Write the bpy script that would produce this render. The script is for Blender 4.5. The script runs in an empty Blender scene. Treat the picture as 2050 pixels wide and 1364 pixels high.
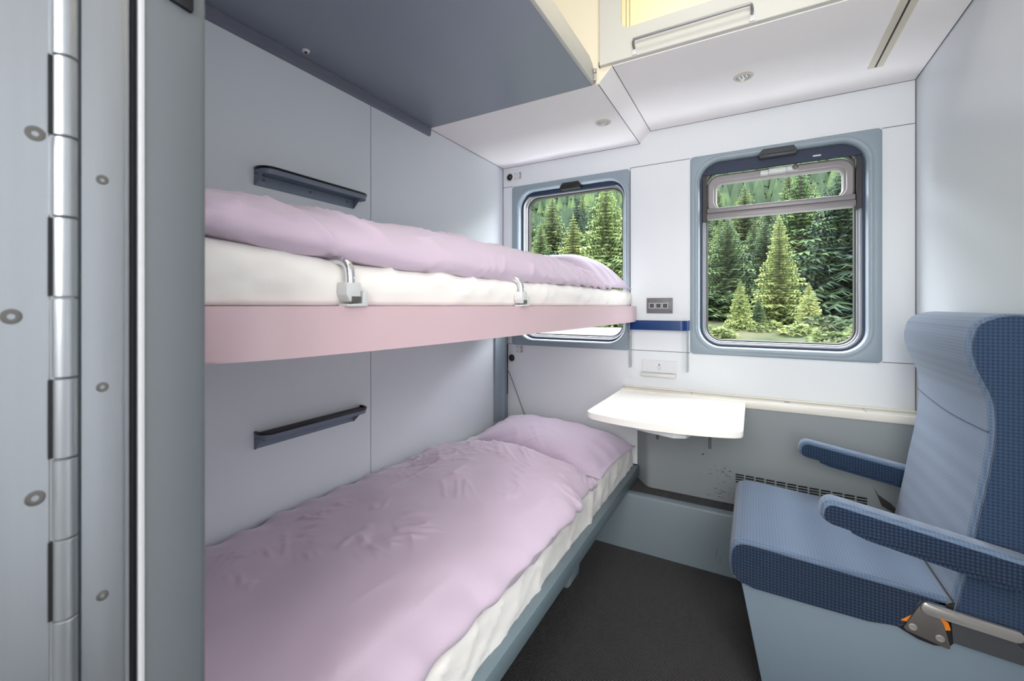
import bpy, bmesh, math, random
from mathutils import Vector, Matrix, noise
random.seed(7)
scn = bpy.context.scene
COL = scn.collection
PI = math.pi

# ------------------------------------------------------------------ materials
def srgb(r, g, b):
    def f(c):
        c /= 255.0
        return c/12.92 if c <= .04045 else ((c+.055)/1.055)**2.4
    return (f(r), f(g), f(b), 1.0)

MATS = {}
def mat(name, rgb, rough=.5, metal=0., bump=0., bscale=200., var=0., vscale=3., spec=.5, sheen=0., coat=0.,
        stretch=(1, 1, 1)):
    m = bpy.data.materials.new(name); m.use_nodes = True
    nt = m.node_tree; N = nt.nodes; L = nt.links
    b = N['Principled BSDF']
    c = srgb(*rgb)
    b.inputs['Base Color'].default_value = c
    b.inputs['Roughness'].default_value = rough
    b.inputs['Metallic'].default_value = metal
    b.inputs['Specular IOR Level'].default_value = spec
    b.inputs['Sheen Weight'].default_value = sheen
    b.inputs['Coat Weight'].default_value = coat
    tc = N.new('ShaderNodeTexCoord')
    mp = N.new('ShaderNodeMapping'); mp.inputs['Scale'].default_value = stretch
    L.new(tc.outputs['Object'], mp.inputs['Vector'])
    if var > 0:
        n = N.new('ShaderNodeTexNoise'); n.inputs['Scale'].default_value = vscale; n.inputs['Detail'].default_value = 4
        L.new(mp.outputs[0], n.inputs['Vector'])
        r = N.new('ShaderNodeMapRange'); r.inputs['To Min'].default_value = 1-var; r.inputs['To Max'].default_value = 1+var
        L.new(n.outputs['Fac'], r.inputs['Value'])
        mx = N.new('ShaderNodeVectorMath'); mx.operation = 'SCALE'
        mx.inputs[0].default_value = c[:3]
        L.new(r.outputs[0], mx.inputs['Scale']); L.new(mx.outputs[0], b.inputs['Base Color'])
    if bump > 0:
        n = N.new('ShaderNodeTexNoise'); n.inputs['Scale'].default_value = bscale; n.inputs['Detail'].default_value = 3
        L.new(mp.outputs[0], n.inputs['Vector'])
        bp = N.new('ShaderNodeBump'); bp.inputs['Strength'].default_value = bump; bp.inputs['Distance'].default_value = .002
        L.new(n.outputs['Fac'], bp.inputs['Height']); L.new(bp.outputs[0], b.inputs['Normal'])
    MATS[name] = m
    return m

def sine_weave(name, dark, light, period, rough=.9, bias=0., bump=.6, axes=(1, 1, 1)):
    """woven cloth: a lattice of small dark dots in object space"""
    m = bpy.data.materials.new(name); m.use_nodes = True
    nt = m.node_tree; N = nt.nodes; L = nt.links; b = N['Principled BSDF']
    b.inputs['Roughness'].default_value = rough; b.inputs['Specular IOR Level'].default_value = .2
    b.inputs['Sheen Weight'].default_value = .25; b.inputs['Sheen Roughness'].default_value = .5
    tc = N.new('ShaderNodeTexCoord'); sx = N.new('ShaderNodeSeparateXYZ'); L.new(tc.outputs['Object'], sx.inputs[0])
    s = []
    for k in range(3):
        q = N.new('ShaderNodeMath'); q.operation = 'MULTIPLY'; q.inputs[1].default_value = 2*PI/period*axes[k]
        L.new(sx.outputs[k], q.inputs[0])
        q2 = N.new('ShaderNodeMath'); q2.operation = 'SINE'; L.new(q.outputs[0], q2.inputs[0]); s.append(q2)
    a1 = N.new('ShaderNodeMath'); L.new(s[0].outputs[0], a1.inputs[0]); L.new(s[1].outputs[0], a1.inputs[1])
    a2 = N.new('ShaderNodeMath'); L.new(a1.outputs[0], a2.inputs[0]); L.new(s[2].outputs[0], a2.inputs[1])
    n = N.new('ShaderNodeTexNoise'); n.inputs['Scale'].default_value = 6; n.inputs['Detail'].default_value = 3
    L.new(tc.outputs['Object'], n.inputs['Vector'])
    a3 = N.new('ShaderNodeMath'); a3.operation = 'MULTIPLY_ADD'; a3.inputs[1].default_value = 1.2; a3.inputs[2].default_value = -.6+bias
    L.new(n.outputs['Fac'], a3.inputs[0])
    a4 = N.new('ShaderNodeMath'); L.new(a2.outputs[0], a4.inputs[0]); L.new(a3.outputs[0], a4.inputs[1])
    r = N.new('ShaderNodeMapRange'); r.inputs['From Min'].default_value = -1.6; r.inputs['From Max'].default_value = 1.2
    L.new(a4.outputs[0], r.inputs['Value'])
    mx = N.new('ShaderNodeMix'); mx.data_type = 'RGBA'
    mx.inputs['A'].default_value = srgb(*dark); mx.inputs['B'].default_value = srgb(*light)
    L.new(r.outputs[0], mx.inputs['Factor']); L.new(mx.outputs['Result'], b.inputs['Base Color'])
    bp = N.new('ShaderNodeBump'); bp.inputs['Strength'].default_value = bump; bp.inputs['Distance'].default_value = .001
    L.new(a2.outputs[0], bp.inputs['Height']); L.new(bp.outputs[0], b.inputs['Normal'])
    MATS[name] = m
    return m

def glass_mat(name, tint=(1, 1, 1), refl=.06, haze=0.):
    m = bpy.data.materials.new(name); m.use_nodes = True
    nt = m.node_tree; N = nt.nodes; L = nt.links
    N.remove(N['Principled BSDF']); out = N['Material Output']
    t = N.new('ShaderNodeBsdfTransparent'); t.inputs[0].default_value = (*tint, 1)
    g = N.new('ShaderNodeBsdfGlossy'); g.inputs['Roughness'].default_value = .02
    lw = N.new('ShaderNodeLayerWeight'); lw.inputs['Blend'].default_value = .12
    mr = N.new('ShaderNodeMath'); mr.operation = 'MULTIPLY'; mr.inputs[1].default_value = refl/.06*.55
    L.new(lw.outputs['Fresnel'], mr.inputs[0])
    mx = N.new('ShaderNodeMixShader'); L.new(mr.outputs[0], mx.inputs[0]); L.new(t.outputs[0], mx.inputs[1]); L.new(g.outputs[0], mx.inputs[2])
    last = mx
    if haze > 0:
        d = N.new('ShaderNodeBsdfDiffuse'); d.inputs[0].default_value = (.8, .82, .85, 1)
        m2 = N.new('ShaderNodeMixShader'); m2.inputs[0].default_value = haze
        L.new(mx.outputs[0], m2.inputs[1]); L.new(d.outputs[0], m2.inputs[2]); last = m2
    L.new(last.outputs[0], out.inputs['Surface'])
    MATS[name] = m
    return m

WALL = mat('wall_laminate', (206, 211, 216), .32, bump=.03, bscale=600, spec=.45)
WALLF = mat('window_wall_laminate', (218, 222, 225), .35, bump=.03, bscale=600, spec=.4)
CEIL = mat('ceiling_panel_paint', (238, 234, 233), .5, bump=.02, bscale=400)
CREAM = mat('cream_paint', (232, 222, 198), .5)
FASC = mat('loft_fascia_paint', (200, 199, 191), .45)
SEAM = mat('seam_shadow', (96, 98, 106), .7)
FRAME = mat('grey_blue_frame_paint', (138, 152, 161), .38, bump=.03, bscale=300)
GREY = mat('grey_green_paint', (126, 140, 146), .42, bump=.05, bscale=120, var=.05, vscale=5)
HEAT = mat('heater_grey_paint', (142, 149, 150), .5, bump=.05, bscale=120, var=.06, vscale=5)
RAIL = mat('bed_rail_grey', (108, 124, 131), .38, bump=.04, bscale=200)
POST = mat('door_post_grey', (106, 112, 116), .42, bump=.03, bscale=200, var=.03, vscale=6)
UNDER = mat('bunk_underside_grey', (136, 144, 156), .33, bump=.02, bscale=300)
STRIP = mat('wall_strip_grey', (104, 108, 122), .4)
PINK = mat('pink_bunk_panel', (205, 178, 184), .38, bump=.02, bscale=300)
SEATBASE = mat('seat_base_paint', (112, 128, 140), .45, bump=.04, bscale=150, var=.04, vscale=4)
ALU = mat('brushed_aluminium', (176, 180, 184), .36, .8, bump=.06, bscale=60, stretch=(1, 30, 1), var=.05, vscale=4)
ALUD = mat('dull_aluminium', (150, 152, 154), .45, .9, bump=.04, bscale=80)
STEEL = mat('brushed_steel', (168, 165, 161), .34, .55, bump=.04, bscale=80)
STEELD = mat('dark_steel', (96, 93, 91), .4, .3)
CHROME = mat('chrome', (225, 226, 228), .1, 1.)
BLACK = mat('black_rubber', (18, 19, 22), .5)
BLACKG = mat('gloss_black_plastic', (16, 17, 22), .28)
NAVY = mat('navy_blind', (30, 42, 68), .55)
BROWN = mat('dark_gasket', (44, 40, 42), .5)
SASH = mat('sash_grey', (134, 130, 132), .42, .2)
WHITEP = mat('white_plastic', (232, 228, 216), .35, bump=.02, bscale=300)
TABLE = mat('table_white', (240, 238, 232), .35, bump=.02, bscale=300)
LIGHTP = mat('light_grey_plastic', (206, 208, 208), .4)
GREYP = mat('grey_plastic', (110, 108, 112), .45)
GREYD = mat('dark_grey_plastic', (62, 64, 68), .45)
SHELF = mat('shelf_blue_grey', (108, 118, 134), .42, bump=.03, bscale=200)
BLUE = mat('blue_plastic', (8, 50, 104), .3)
ORANGE = mat('orange_plastic', (214, 120, 24), .5)
SHEET = mat('white_cotton', (236, 233, 228), .85, bump=.12, bscale=700, sheen=.2)
LILAC = mat('lilac_cotton', (200, 181, 199), .7, bump=.12, bscale=800, sheen=.35, var=.03, vscale=4)
LILACP = mat('lilac_pillow_cotton', (204, 186, 206), .7, bump=.12, bscale=800, sheen=.35)
SCRATCH = mat('bare_scratch', (62, 60, 62), .6)
SEAT = sine_weave('blue_woven_upholstery', (82, 99, 121), (97, 115, 138), .0080, axes=(1, 1, 1), bump=.14)
SEATD = sine_weave('shaded_blue_upholstery', (18, 33, 53), (46, 65, 90), .0080, bump=.4)  # side cloth: shade of faces turned from the window put into the colour
CARPET = sine_weave('charcoal_carpet', (10, 10, 11), (23, 22, 24), .006, rough=.95, bump=.8)
GLASS = glass_mat('window_glass', (.97, .985, .98), .05)
ACRYL = glass_mat('clear_acrylic', (.97, .98, .98), .09, .07)
LENS = mat('lamp_lens', (176, 178, 178), .15, spec=.6)
RIM = mat('lamp_rim_metal', (206, 200, 190), .3, .4)
SCREW = mat('screw_steel', (112, 110, 106), .35, .6)
PLATE = mat('beige_vent_plate', (206, 200, 182), .45)
BARK = mat('bark', (44, 38, 34), .9, bump=.5, bscale=20)
GRAVEL = mat('track_gravel', (66, 66, 65), .95, bump=.8, bscale=12, var=.25, vscale=6)

def leaf_mat(name, a, b_, c, nscale=1.3, rnd=.5):
    m = bpy.data.materials.new(name); m.use_nodes = True
    nt = m.node_tree; N = nt.nodes; L = nt.links; b = N['Principled BSDF']
    b.inputs['Roughness'].default_value = .8; b.inputs['Specular IOR Level'].default_value = .1
    tc = N.new('ShaderNodeTexCoord'); oi = N.new('ShaderNodeObjectInfo')
    mp = N.new('ShaderNodeMapping'); mp.inputs['Scale'].default_value = (.5, .5, 2.2); L.new(tc.outputs['Object'], mp.inputs[0])
    n = N.new('ShaderNodeTexNoise'); n.inputs['Scale'].default_value = nscale; n.inputs['Detail'].default_value = 6
    L.new(mp.outputs[0], n.inputs['Vector'])
    ad = N.new('ShaderNodeMath'); ad.operation = 'MULTIPLY_ADD'; ad.inputs[1].default_value = rnd; ad.inputs[2].default_value = -rnd/2
    L.new(oi.outputs['Random'], ad.inputs[0])
    a2 = N.new('ShaderNodeMath'); L.new(n.outputs['Fac'], a2.inputs[0]); L.new(ad.outputs[0], a2.inputs[1])
    r = N.new('ShaderNodeValToRGB'); e = r.color_ramp.elements
    e[0].position = .28; e[0].color = srgb(*a); e[1].position = .75; e[1].color = srgb(*c)
    k = e.new(.5); k.color = srgb(*b_)
    L.new(a2.outputs[0], r.inputs[0]); L.new(r.outputs[0], b.inputs['Base Color'])
    MATS[name] = m
    return m
LEAF = leaf_mat('conifer_needles', (36, 48, 42), (60, 76, 50), (90, 103, 62))
LEAFY = leaf_mat('light_conifer_needles', (52, 63, 46), (80, 91, 56), (109, 116, 70))
GRASS = leaf_mat('meadow_grass', (26, 33, 24), (42, 50, 32), (62, 62, 46))
HILLM = leaf_mat('distant_forest', (36, 48, 34), (62, 76, 42), (98, 104, 54), .10)
LEAFP = leaf_mat('pale_conifer_needles', (60, 72, 46), (90, 100, 58), (120, 124, 76), 1.3, 0.)

# ------------------------------------------------------------------ mesh helpers
def V(*a): return Vector(a)

def add_box(bm, lo, hi, bev=0., seg=2, M=None):
    r = bmesh.ops.create_cube(bm, size=1.)
    vs = r['verts']
    for v in vs:
        v.co = Vector([lo[k] + (v.co[k]+.5)*(hi[k]-lo[k]) for k in range(3)])
    if bev > 0:
        es = list({e for v in vs for e in v.link_edges})
        o = bmesh.ops.bevel(bm, geom=es, offset=bev, segments=seg, profile=.5, affect='EDGES')
        vs = list({v for f in o['faces'] for v in f.verts} | {v for v in vs if v.is_valid})
    if M is not None:
        bmesh.ops.transform(bm, matrix=M, verts=vs)
    return vs

def add_loops(bm, loops, closed_u=True, cap0=False, cap1=False):
    """quads between consecutive loops of equal length"""
    R = [[bm.verts.new(p) for p in lp] for lp in loops]
    n = len(R[0])
    for a, b in zip(R, R[1:]):
        for i in range(n if closed_u else n-1):
            j = (i+1) % n
            try: bm.faces.new((a[i], a[j], b[j], b[i]))
            except ValueError: pass
    if cap0: bm.faces.new(list(reversed(R[0])))
    if cap1: bm.faces.new(R[-1])
    return R

def add_prism(bm, poly, lo, hi, axis='y', bev=0., seg=2):
    """polygon in the plane across AXIS, from lo to hi"""
    def P(a, b, t):
        return {'y': (a, t, b), 'x': (t, a, b), 'z': (a, b, t)}[axis]
    R = add_loops(bm, [[P(a, b, lo) for a, b in poly], [P(a, b, hi) for a, b in poly]], True, True, True)
    if bev > 0:
        vs = R[0]+R[1]
        es = [e for e in {e for v in vs for e in v.link_edges}]
        bmesh.ops.bevel(bm, geom=es, offset=bev, segments=seg, profile=.5, affect='EDGES')

def add_tube(bm, pts, rad, n=12, cap=True):
    pts = [Vector(p) for p in pts]
    loops = []
    up = Vector((0, 0, 1))
    for i, p in enumerate(pts):
        d = (pts[min(i+1, len(pts)-1)]-pts[max(i-1, 0)]).normalized()
        u = up if abs(d.dot(up)) < .95 else Vector((0, 1, 0))
        if i == 0: s = d.cross(u).normalized()
        else: s = (s - d*s.dot(d)).normalized()
        t = d.cross(s)
        r = rad if not isinstance(rad, (list, tuple)) else rad[i]
        loops.append([p + (s*math.cos(2*PI*k/n)+t*math.sin(2*PI*k/n))*r for k in range(n)])
    add_loops(bm, loops, True, cap, cap)

def add_lathe(bm, prof, centre, axis='z', n=24):
    """prof: (radius, height) pairs"""
    c = Vector(centre); loops = []
    for r, h in prof:
        lp = []
        for k in range(n):
            a = 2*PI*k/n; x, y = r*math.cos(a), r*math.sin(a)
            lp.append(c + {'z': V(x, y, h), 'y': V(x, h, y), 'x': V(h, x, y)}[axis])
        loops.append(lp)
    add_loops(bm, loops, True, True, True)

def rrect(x0, x1, z0, z1, r, n=8):
    p = []
    for cx, cz, a0 in ((x1-r, z1-r, 0), (x0+r, z1-r, PI/2), (x0+r, z0+r, PI), (x1-r, z0+r, 1.5*PI)):
        for k in range(n+1):
            a = a0+PI/2*k/n
            p.append((cx+r*math.cos(a), cz+r*math.sin(a)))
    return p

def catmull(pts, n):
    """n samples along a Catmull-Rom curve through pts (tuples)"""
    P = [Vector(p) for p in pts]
    P = [P[0]*2-P[1]] + P + [P[-1]*2-P[-2]]
    # sample by chord length
    seg = [(P[i+1]-P[i]).length for i in range(1, len(P)-2)]
    tot = sum(seg); out = []
    for k in range(n):
        d = tot*k/(n-1); i = 0
        while i < len(seg)-1 and d > seg[i]: d -= seg[i]; i += 1
        t = min(1, d/seg[i]); a, b, c, e = P[i], P[i+1], P[i+2], P[i+3]
        out.append(.5*((2*b)+(-a+c)*t+(2*a-5*b+4*c-e)*t*t+(-a+3*b-3*c+e)*t**3))
    return out

def obj(name, bm, m, parent=None, smooth=False, angle=35, at=None, fix=True):
    """link the bmesh as ONE mesh object; its vertices are given in the parent thing's space (world when top-level)"""
    if fix: bmesh.ops.recalc_face_normals(bm, faces=bm.faces)
    me = bpy.data.meshes.new(name)
    off = Vector((0, 0, 0))
    if parent is not None: off = WORLD[parent.name]
    elif at is not None: off = Vector(at)
    elif bm.verts:
        xs = [v.co for v in bm.verts]
        off = Vector(((min(c.x for c in xs)+max(c.x for c in xs))/2, (min(c.y for c in xs)+max(c.y for c in xs))/2, min(c.z for c in xs)))
    base = off
    bmesh.ops.translate(bm, vec=-off, verts=bm.verts)
    bm.to_mesh(me); bm.free()
    o = bpy.data.objects.new(name, me); COL.objects.link(o)
    me.materials.append(m)
    if parent is not None: o.parent = parent; WORLD[o.name] = base
    else: o.location = off; WORLD[o.name] = off
    if smooth:
        for p in me.polygons: p.use_smooth = True
        if angle < 180:
            me.set_sharp_from_angle(angle=math.radians(angle))
    return o
WORLD = {}

def thing(name, loc, label, cat, group=None):
    o = bpy.data.objects.new(name, None); COL.objects.link(o)
    o.empty_display_size = .05
    o.location = loc; WORLD[o.name] = Vector(loc)
    o['label'] = label; o['category'] = cat
    if group: o['group'] = group
    return o
def tag(o, label, cat, group=None):
    o['label'] = label; o['category'] = cat
    if group: o['group'] = group
    return o
def struct(name, bm, m, parent=None, **k):
    o = obj(name, bm, m, parent, **k)
    if parent is None: o['kind'] = 'structure'
    return o
def box(lo, hi, bev=0., seg=2):
    bm = bmesh.new(); add_box(bm, lo, hi, bev, seg); return bm
def BM(): return bmesh.new()

# ------------------------------------------------------------------ room measures (metres)
XL, XR, YF = -1.305, .547, 2.2            # left wall, right wall, window wall
ZL, ZR, ZT = 1.951, 2.004, 2.72           # low ceiling panels, loft ceiling
YB = .16                                  # front wall

# floor and shell
struct('floor', box((-2.6, -1.5, -.06), (1.6, 2.32, 0)), CARPET)
bm = BM()
add_box(bm, (XL-.06, YB, 0), (XL, 1.1835, ZT)); add_box(bm, (XL-.06, 1.1865, 0), (XL, 2.32, ZT))
add_box(bm, (XL-.07, YB, 0), (XL-.01, 2.32, ZT))
wl = struct('wall_left', bm, WALL)
struct('seam', box((XL-.012, 1.1835, .02), (XL-.002, 1.1865, 1.95)), SEAM, wl)
struct('wall_right', box((XR, YB, 0), (XR+.06, 2.32, ZT)), WALL)
struct('ceiling', box((-2.6, -1.5, ZT), (1.6, 2.5, ZT+.06)), CEIL)
# corridor side, behind the camera
bm = BM()
add_box(bm, (XL-.06, YB, 0), (-.53, YB+.05, ZT)); add_box(bm, (.27, .1, 0), (XR+.06, .2, ZT)); add_box(bm, (-.53, .1, 2.1), (.27, .2, ZT))
struct('wall_front', bm, WALL)
struct('wall_corridor', box((-2.6, -1.5, 0), (1.6, -1.44, ZT)), WALLF)
bm = BM(); add_box(bm, (-2.66, -1.5, 0), (-2.6, .22, ZT)); add_box(bm, (-2.6, .16, 0), (XL-.06, .22, ZT))
struct('wall_corridor_left', bm, WALLF)
bm = BM(); add_box(bm, (1.6, -1.5, 0), (1.66, .22, ZT)); add_box(bm, (XR+.06, .16, 0), (1.6, .22, ZT))
struct('wall_corridor_right', bm, WALLF)

# window wall with two openings
W1 = dict(p=(-.262, .445, .903, 1.838), o=(-.222, .398, .940, 1.806))     # plate, opening
W2 = dict(p=(-1.238, -.549, .903, 1.832), o=(-1.194, -.577, .940, 1.792))
def hole(W): a = W['o']; e = .018; return (a[0]-e, a[1]+e, a[2]-e, a[3]+e)
h1, h2 = hole(W1), hole(W2)
bm = BM(); y0, y1 = YF, YF+.12
for x0, x1, z0, z1 in ((XL-.06, h2[0], 0, ZT), (h2[1], h1[0], 0, ZT), (h1[1], XR+.06, 0, ZT),
                       (h2[0], h2[1], 0, h2[2]), (h2[0], h2[1], h2[3], ZT), (h1[0], h1[1], 0, h1[2]), (h1[0], h1[1], h1[3], ZT)):
    add_box(bm, (x0, y0, z0), (x1, y1, z1))
bmesh.ops.remove_doubles(bm, verts=bm.verts, dist=1e-5)
wf = struct('wall_window', bm, WALLF)
bm = BM()
for x0, x1, z in ((XL, -1.238, 1.836), (-.549, -.262, 1.836), (.445, XR, 1.836), (XL, -1.238, .9065), (-.549, -.262, .9065), (.445, XR, .9065)):
    add_box(bm, (x0, YF-.0006, z-.0014), (x1, YF+.002, z+.0014))
add_box(bm, (-.5485, YF-.0006, .9065), (-.5455, YF+.002, 1.836))
add_box(bm, (XL, YF-.002, .5), (XL+.003, YF+.002, ZL)); add_box(bm, (XR-.003, YF-.002, .5), (XR, YF+.002, ZR))
struct('seam', bm, SEAM, wf)

def window(name, W, blind):
    px0, px1, pz0, pz1 = W['p']; a0, a1, b0, b1 = W['o']; R = .092
    def lp(off, y): return [(x, y, z) for x, z in rrect(a0-off, a1+off, b0-off, b1+off, max(.02, R+off))]
    bm = BM()
    pl = lambda y, e: [(x, y, z) for x, z in rrect(px0+e, px1-e, pz0+e, pz1-e, .016)]
    add_loops(bm, [pl(YF+.001, 0), pl(YF-.006, 0), pl(YF-.009, .004), lp(.026, YF-.009), lp(.022, YF-.0085), lp(.016, YF-.0115), lp(.008, YF-.010),
                   lp(.001, YF-.002), lp(0, YF+.012), lp(0, YF+.03)])
    fr = bpy.data.objects.new(name, None); COL.objects.link(fr)
    fr.location = ((px0+px1)/2, YF, pz0); WORLD[fr.name] = Vector(fr.location); fr['kind'] = 'structure'
    obj('frame_plate', bm, FRAME, fr, smooth=True, angle=40)
    # screws round the lip
    for z in (1.03, 1.2, 1.37, 1.54, 1.68):
        for x in (a0-.012, a1+.012):
            bm = BM(); add_lathe(bm, [(.0028, 0), (.0026, -.0015), (.001, -.002)], (x, YF-.0095, z), 'y', 10)
            obj('screw', bm, STEEL, fr, smooth=True)
    bm = BM(); add_loops(bm, [lp(.002, YF+.028), lp(-.009, YF+.028), lp(-.009, YF+.042)]); obj('gasket', bm, NAVY, fr, smooth=True)
    bm = BM(); add_loops(bm, [lp(-.006, YF+.040), lp(-.010, YF+.036), lp(-.016, YF+.040), lp(-.018, YF+.052), lp(-.022, YF+.05), lp(-.024, YF+.066)])
    obj('metal_frame', bm, ALU, fr, smooth=True)
    bm = BM(); add_loops(bm, [lp(-.020, YF+.064), lp(-.029, YF+.066), lp(-.029, YF+.10), lp(.01, YF+.11)]); obj('pane_seal', bm, BROWN, fr, smooth=True)
    g = BM(); zt = 1.556 if blind else b1-.02
    vs = [g.verts.new(p) for p in ((a0+.02, YF+.08, b0+.02), (a1-.02, YF+.08, b0+.02), (a1-.02, YF+.08, zt), (a0+.02, YF+.08, zt))]
    g.faces.new(vs); obj('pane', g, GLASS, fr)
    # blind housing across the top, with its pull tab
    top = b1-.004
    poly = [p for p in rrect(a0+.002, a1-.002, b0, top, R)]
    zc = 1.752 if blind else 1.768
    poly = [(x, max(z, zc)) for x, z in poly]
    seen = []; [seen.append(p) for p in poly if not seen or (abs(p[0]-seen[-1][0])+abs(p[1]-seen[-1][1])) > 1e-5]
    bm = BM(); add_prism(bm, seen, YF+.022, YF+.034, 'y')
    bh = obj('blind', bm, NAVY, fr)
    xm = .092 if blind else -.872
    w = .072 if blind else .060
    bm = BM()
    add_prism(bm, [(xm-w, b1-.006), (xm-w+.016, b1+.016), (xm+w-.012, b1+.016), (xm+w, b1-.006), (xm+w-.004, b1-.02), (xm-w+.004, b1-.02)], YF-.017, YF+.03, 'y', .003)
    tab = obj('blind_pull', bm, GREYD if blind else BLACK, bh, smooth=True)
    if blind:
        obj('slot', box((xm-w+.008, YF-.019, b1-.013), (xm+w-.01, YF-.016, b1-.006)), BLACK, tab)
        obj('blind_tag', box((.222, YF+.020, 1.768), (.250, YF+.0225, 1.774)), LIGHTP, bh)
    return fr
w2 = window('window_2', W2, False)
w1 = window('window_1', W1, True)
# tilting vent sash at the top of the large window
def sl(x0, x1, z0, z1, r, y): return [(x, y, z) for x, z in rrect(x0, x1, z0, z1, r)]
bm = BM()
S0, S1, T0, T1 = -.192, .368, 1.560, 1.752
add_loops(bm, [sl(S0, S1, T0, T1, .055, YF+.085), sl(S0, S1, T0, T1, .055, YF+.052), sl(S0+.006, S1-.006, T0+.006, T1-.006, .05, YF+.048),
               sl(S0+.026, S1-.026, T0+.03, T1-.026, .04, YF+.048), sl(S0+.03, S1-.03, T0+.032, T1-.03, .038, YF+.056),
               sl(S0+.036, S1-.036, T0+.034, T1-.036, .034, YF+.056), sl(S0+.04, S1-.04, T0+.036, T1-.04, .03, YF+.085)])
add_box(bm, (S0-.004, YF+.036, 1.546), (S1+.004, YF+.09, 1.572), .003)
add_box(bm, (S0, YF+.03, 1.572), (S1, YF+.07, 1.594), .003)
sash = obj('vent_sash', bm, SASH, w1, smooth=True, angle=30)
g = BM(); g.faces.new([g.verts.new(p) for p in ((S0+.03, YF+.08, 1.59), (S1-.03, YF+.08, 1.59), (S1-.03, YF+.08, T1-.03), (S0+.03, YF+.08, T1-.03))])
obj('sash_pane', g, GLASS, sash)
bm = BM()
add_box(bm, (.028, YF+.030, 1.722), (.060, YF+.056, 1.742), .003); add_box(bm, (.060, YF+.024, 1.722), (.128, YF+.056, 1.744), .004)
add_box(bm, (.128, YF+.030, 1.726), (.172, YF+.056, 1.746), .004)
la = obj('latch', bm, LIGHTP, sash, smooth=True)
bm = BM(); add_lathe(bm, [(.012, 0), (.012, -.004), (.008, -.005), (.007, -.002), (.003, -.002)], (.160, YF+.03, 1.737), 'y', 20)
obj('latch_lock', bm, STEELD, la, smooth=True)
for x0, x1 in ((-.212, -.193), (.370, .390)):
    bm = BM(); add_prism(bm, [(x0, 1.53), (x1, 1.536), (x1, 1.758), (x0, 1.758)], YF+.030, YF+.095, 'y', .002)
    obj('sash_guide', bm, BROWN, w1)

# ------------------------------------------------------------------ ceilings
bm = BM()
add_box(bm, (XL, 1.5325, ZL), (-.500, YF, ZL+.03))
cl = struct('ceiling_left', bm, CEIL)
bm = BM()
add_box(bm, (-.4455, 1.5345, ZR), (XR, YF, ZR+.03))
struct('ceiling_right', bm, CEIL)
bm = BM()
add_prism(bm, [(-.4985, ZL+.0005), (-.447, ZR+.0005), (-.447, ZR+.03), (-.4985, ZL+.03)], 1.5325, YF, 'y')
tr = struct('trim_1', bm, CEIL)
bm = BM()
add_box(bm, (-.5005, 1.536, ZL-.0003), (-.498, YF, ZL+.004)); add_box(bm, (-.4475, 1.536, ZR-.0008), (-.445, YF, ZR+.004))
add_box(bm, (XL, YF-.003, ZL-.001), (-.5, YF, ZL+.002)); add_box(bm, (-.445, YF-.003, ZR-.001), (XR, YF, ZR+.002))
add_box(bm, (XR-.003, 1.536, ZR-.001), (XR, YF, ZR+.002)); add_box(bm, (XL, 1.536, ZL-.001), (XL+.003, YF, ZL+.002))
obj('seam', bm, SEAM, tr)
# partition above the low ceiling, loft lining
bm = BM()
add_prism(bm, [(XL, ZL+.001), (-.4985, ZL+.001), (-.447, ZR+.001), (-.447, ZT), (XL, ZT)], 1.532, 1.55, 'y')
struct('wall_loft', bm, CREAM)
bm = BM(); add_box(bm, (XL, YF-.012, ZR+.03), (XR, YF, ZT)); add_box(bm, (XR-.01, 1.56, ZR+.03), (XR, YF-.012, ZT)); add_box(bm, (XL, 1.56, ZT-.01), (XR-.01, YF-.012, ZT))
ll = struct('wall_loft_lining', bm, CREAM)
for x in (-.565, -.548): obj('seam', box((x-.0012, YF-.0132, ZR+.03), (x+.0012, YF-.0118, ZT)), SEAM, ll)

# dark grey trim strip along the left wall under the folded bunk
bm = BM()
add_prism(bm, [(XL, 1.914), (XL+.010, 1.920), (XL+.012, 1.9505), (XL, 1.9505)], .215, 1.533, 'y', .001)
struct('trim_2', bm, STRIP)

# loft fascia with its opening and grab rail
fa = thing('luggage_loft_panel', (.03, 1.53, ZR), 'pale grey upright panel of the luggage loft with a rounded opening above the ceiling', 'panel')
def fl(x0, x1, z0, z1, r, y): return [(x, y, z) for x, z in rrect(x0, x1, z0, z1, r)]
bm = BM()
ox = (-.411, .42, 2.116, 2.62)
add_loops(bm, [fl(-.490, XR, ZR+.003, ZT, .002, 1.534), fl(-.490, XR, ZR+.003, ZT, .002, 1.516), fl(-.488, XR-.002, ZR+.005, ZT-.002, .002, 1.514),
               fl(*ox, .03, 1.514), fl(ox[0]+.001, ox[1]-.001, ox[2]+.001, ox[3]-.001, .03, 1.518), fl(*ox, .03, 1.534), fl(-.490, XR, ZR+.003, ZT, .002, 1.534)])
obj('fascia', bm, FASC, fa)
obj('edge_gap', box((-.4925, 1.516, ZR+.003), (-.4900, 1.534, ZR+.018)), BLACK, fa)
bm = BM()
add_tube(bm, catmull([(-.362, 1.514, 2.030), (-.362, 1.494, 2.038), (-.358, 1.487, 2.047), (-.345, 1.486, 2.049), (-.18, 1.486, 2.049), (-.02, 1.486, 2.049), (-.006, 1.487, 2.047), (-.003, 1.494, 2.038), (-.003, 1.514, 2.030)], 60), .0045, 10)
obj('grab_rail', bm, ALUD, fa, smooth=True)
for x in (-.362, -.003):
    bm = BM(); add_prism(bm, [(x-.008, ZR+.006), (x+.008, ZR+.006), (x+.006, ZR+.034), (x-.006, ZR+.034)], 1.510, 1.5145, 'y', .001)
    obj('rail_bracket', bm, LIGHTP, fa)

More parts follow.
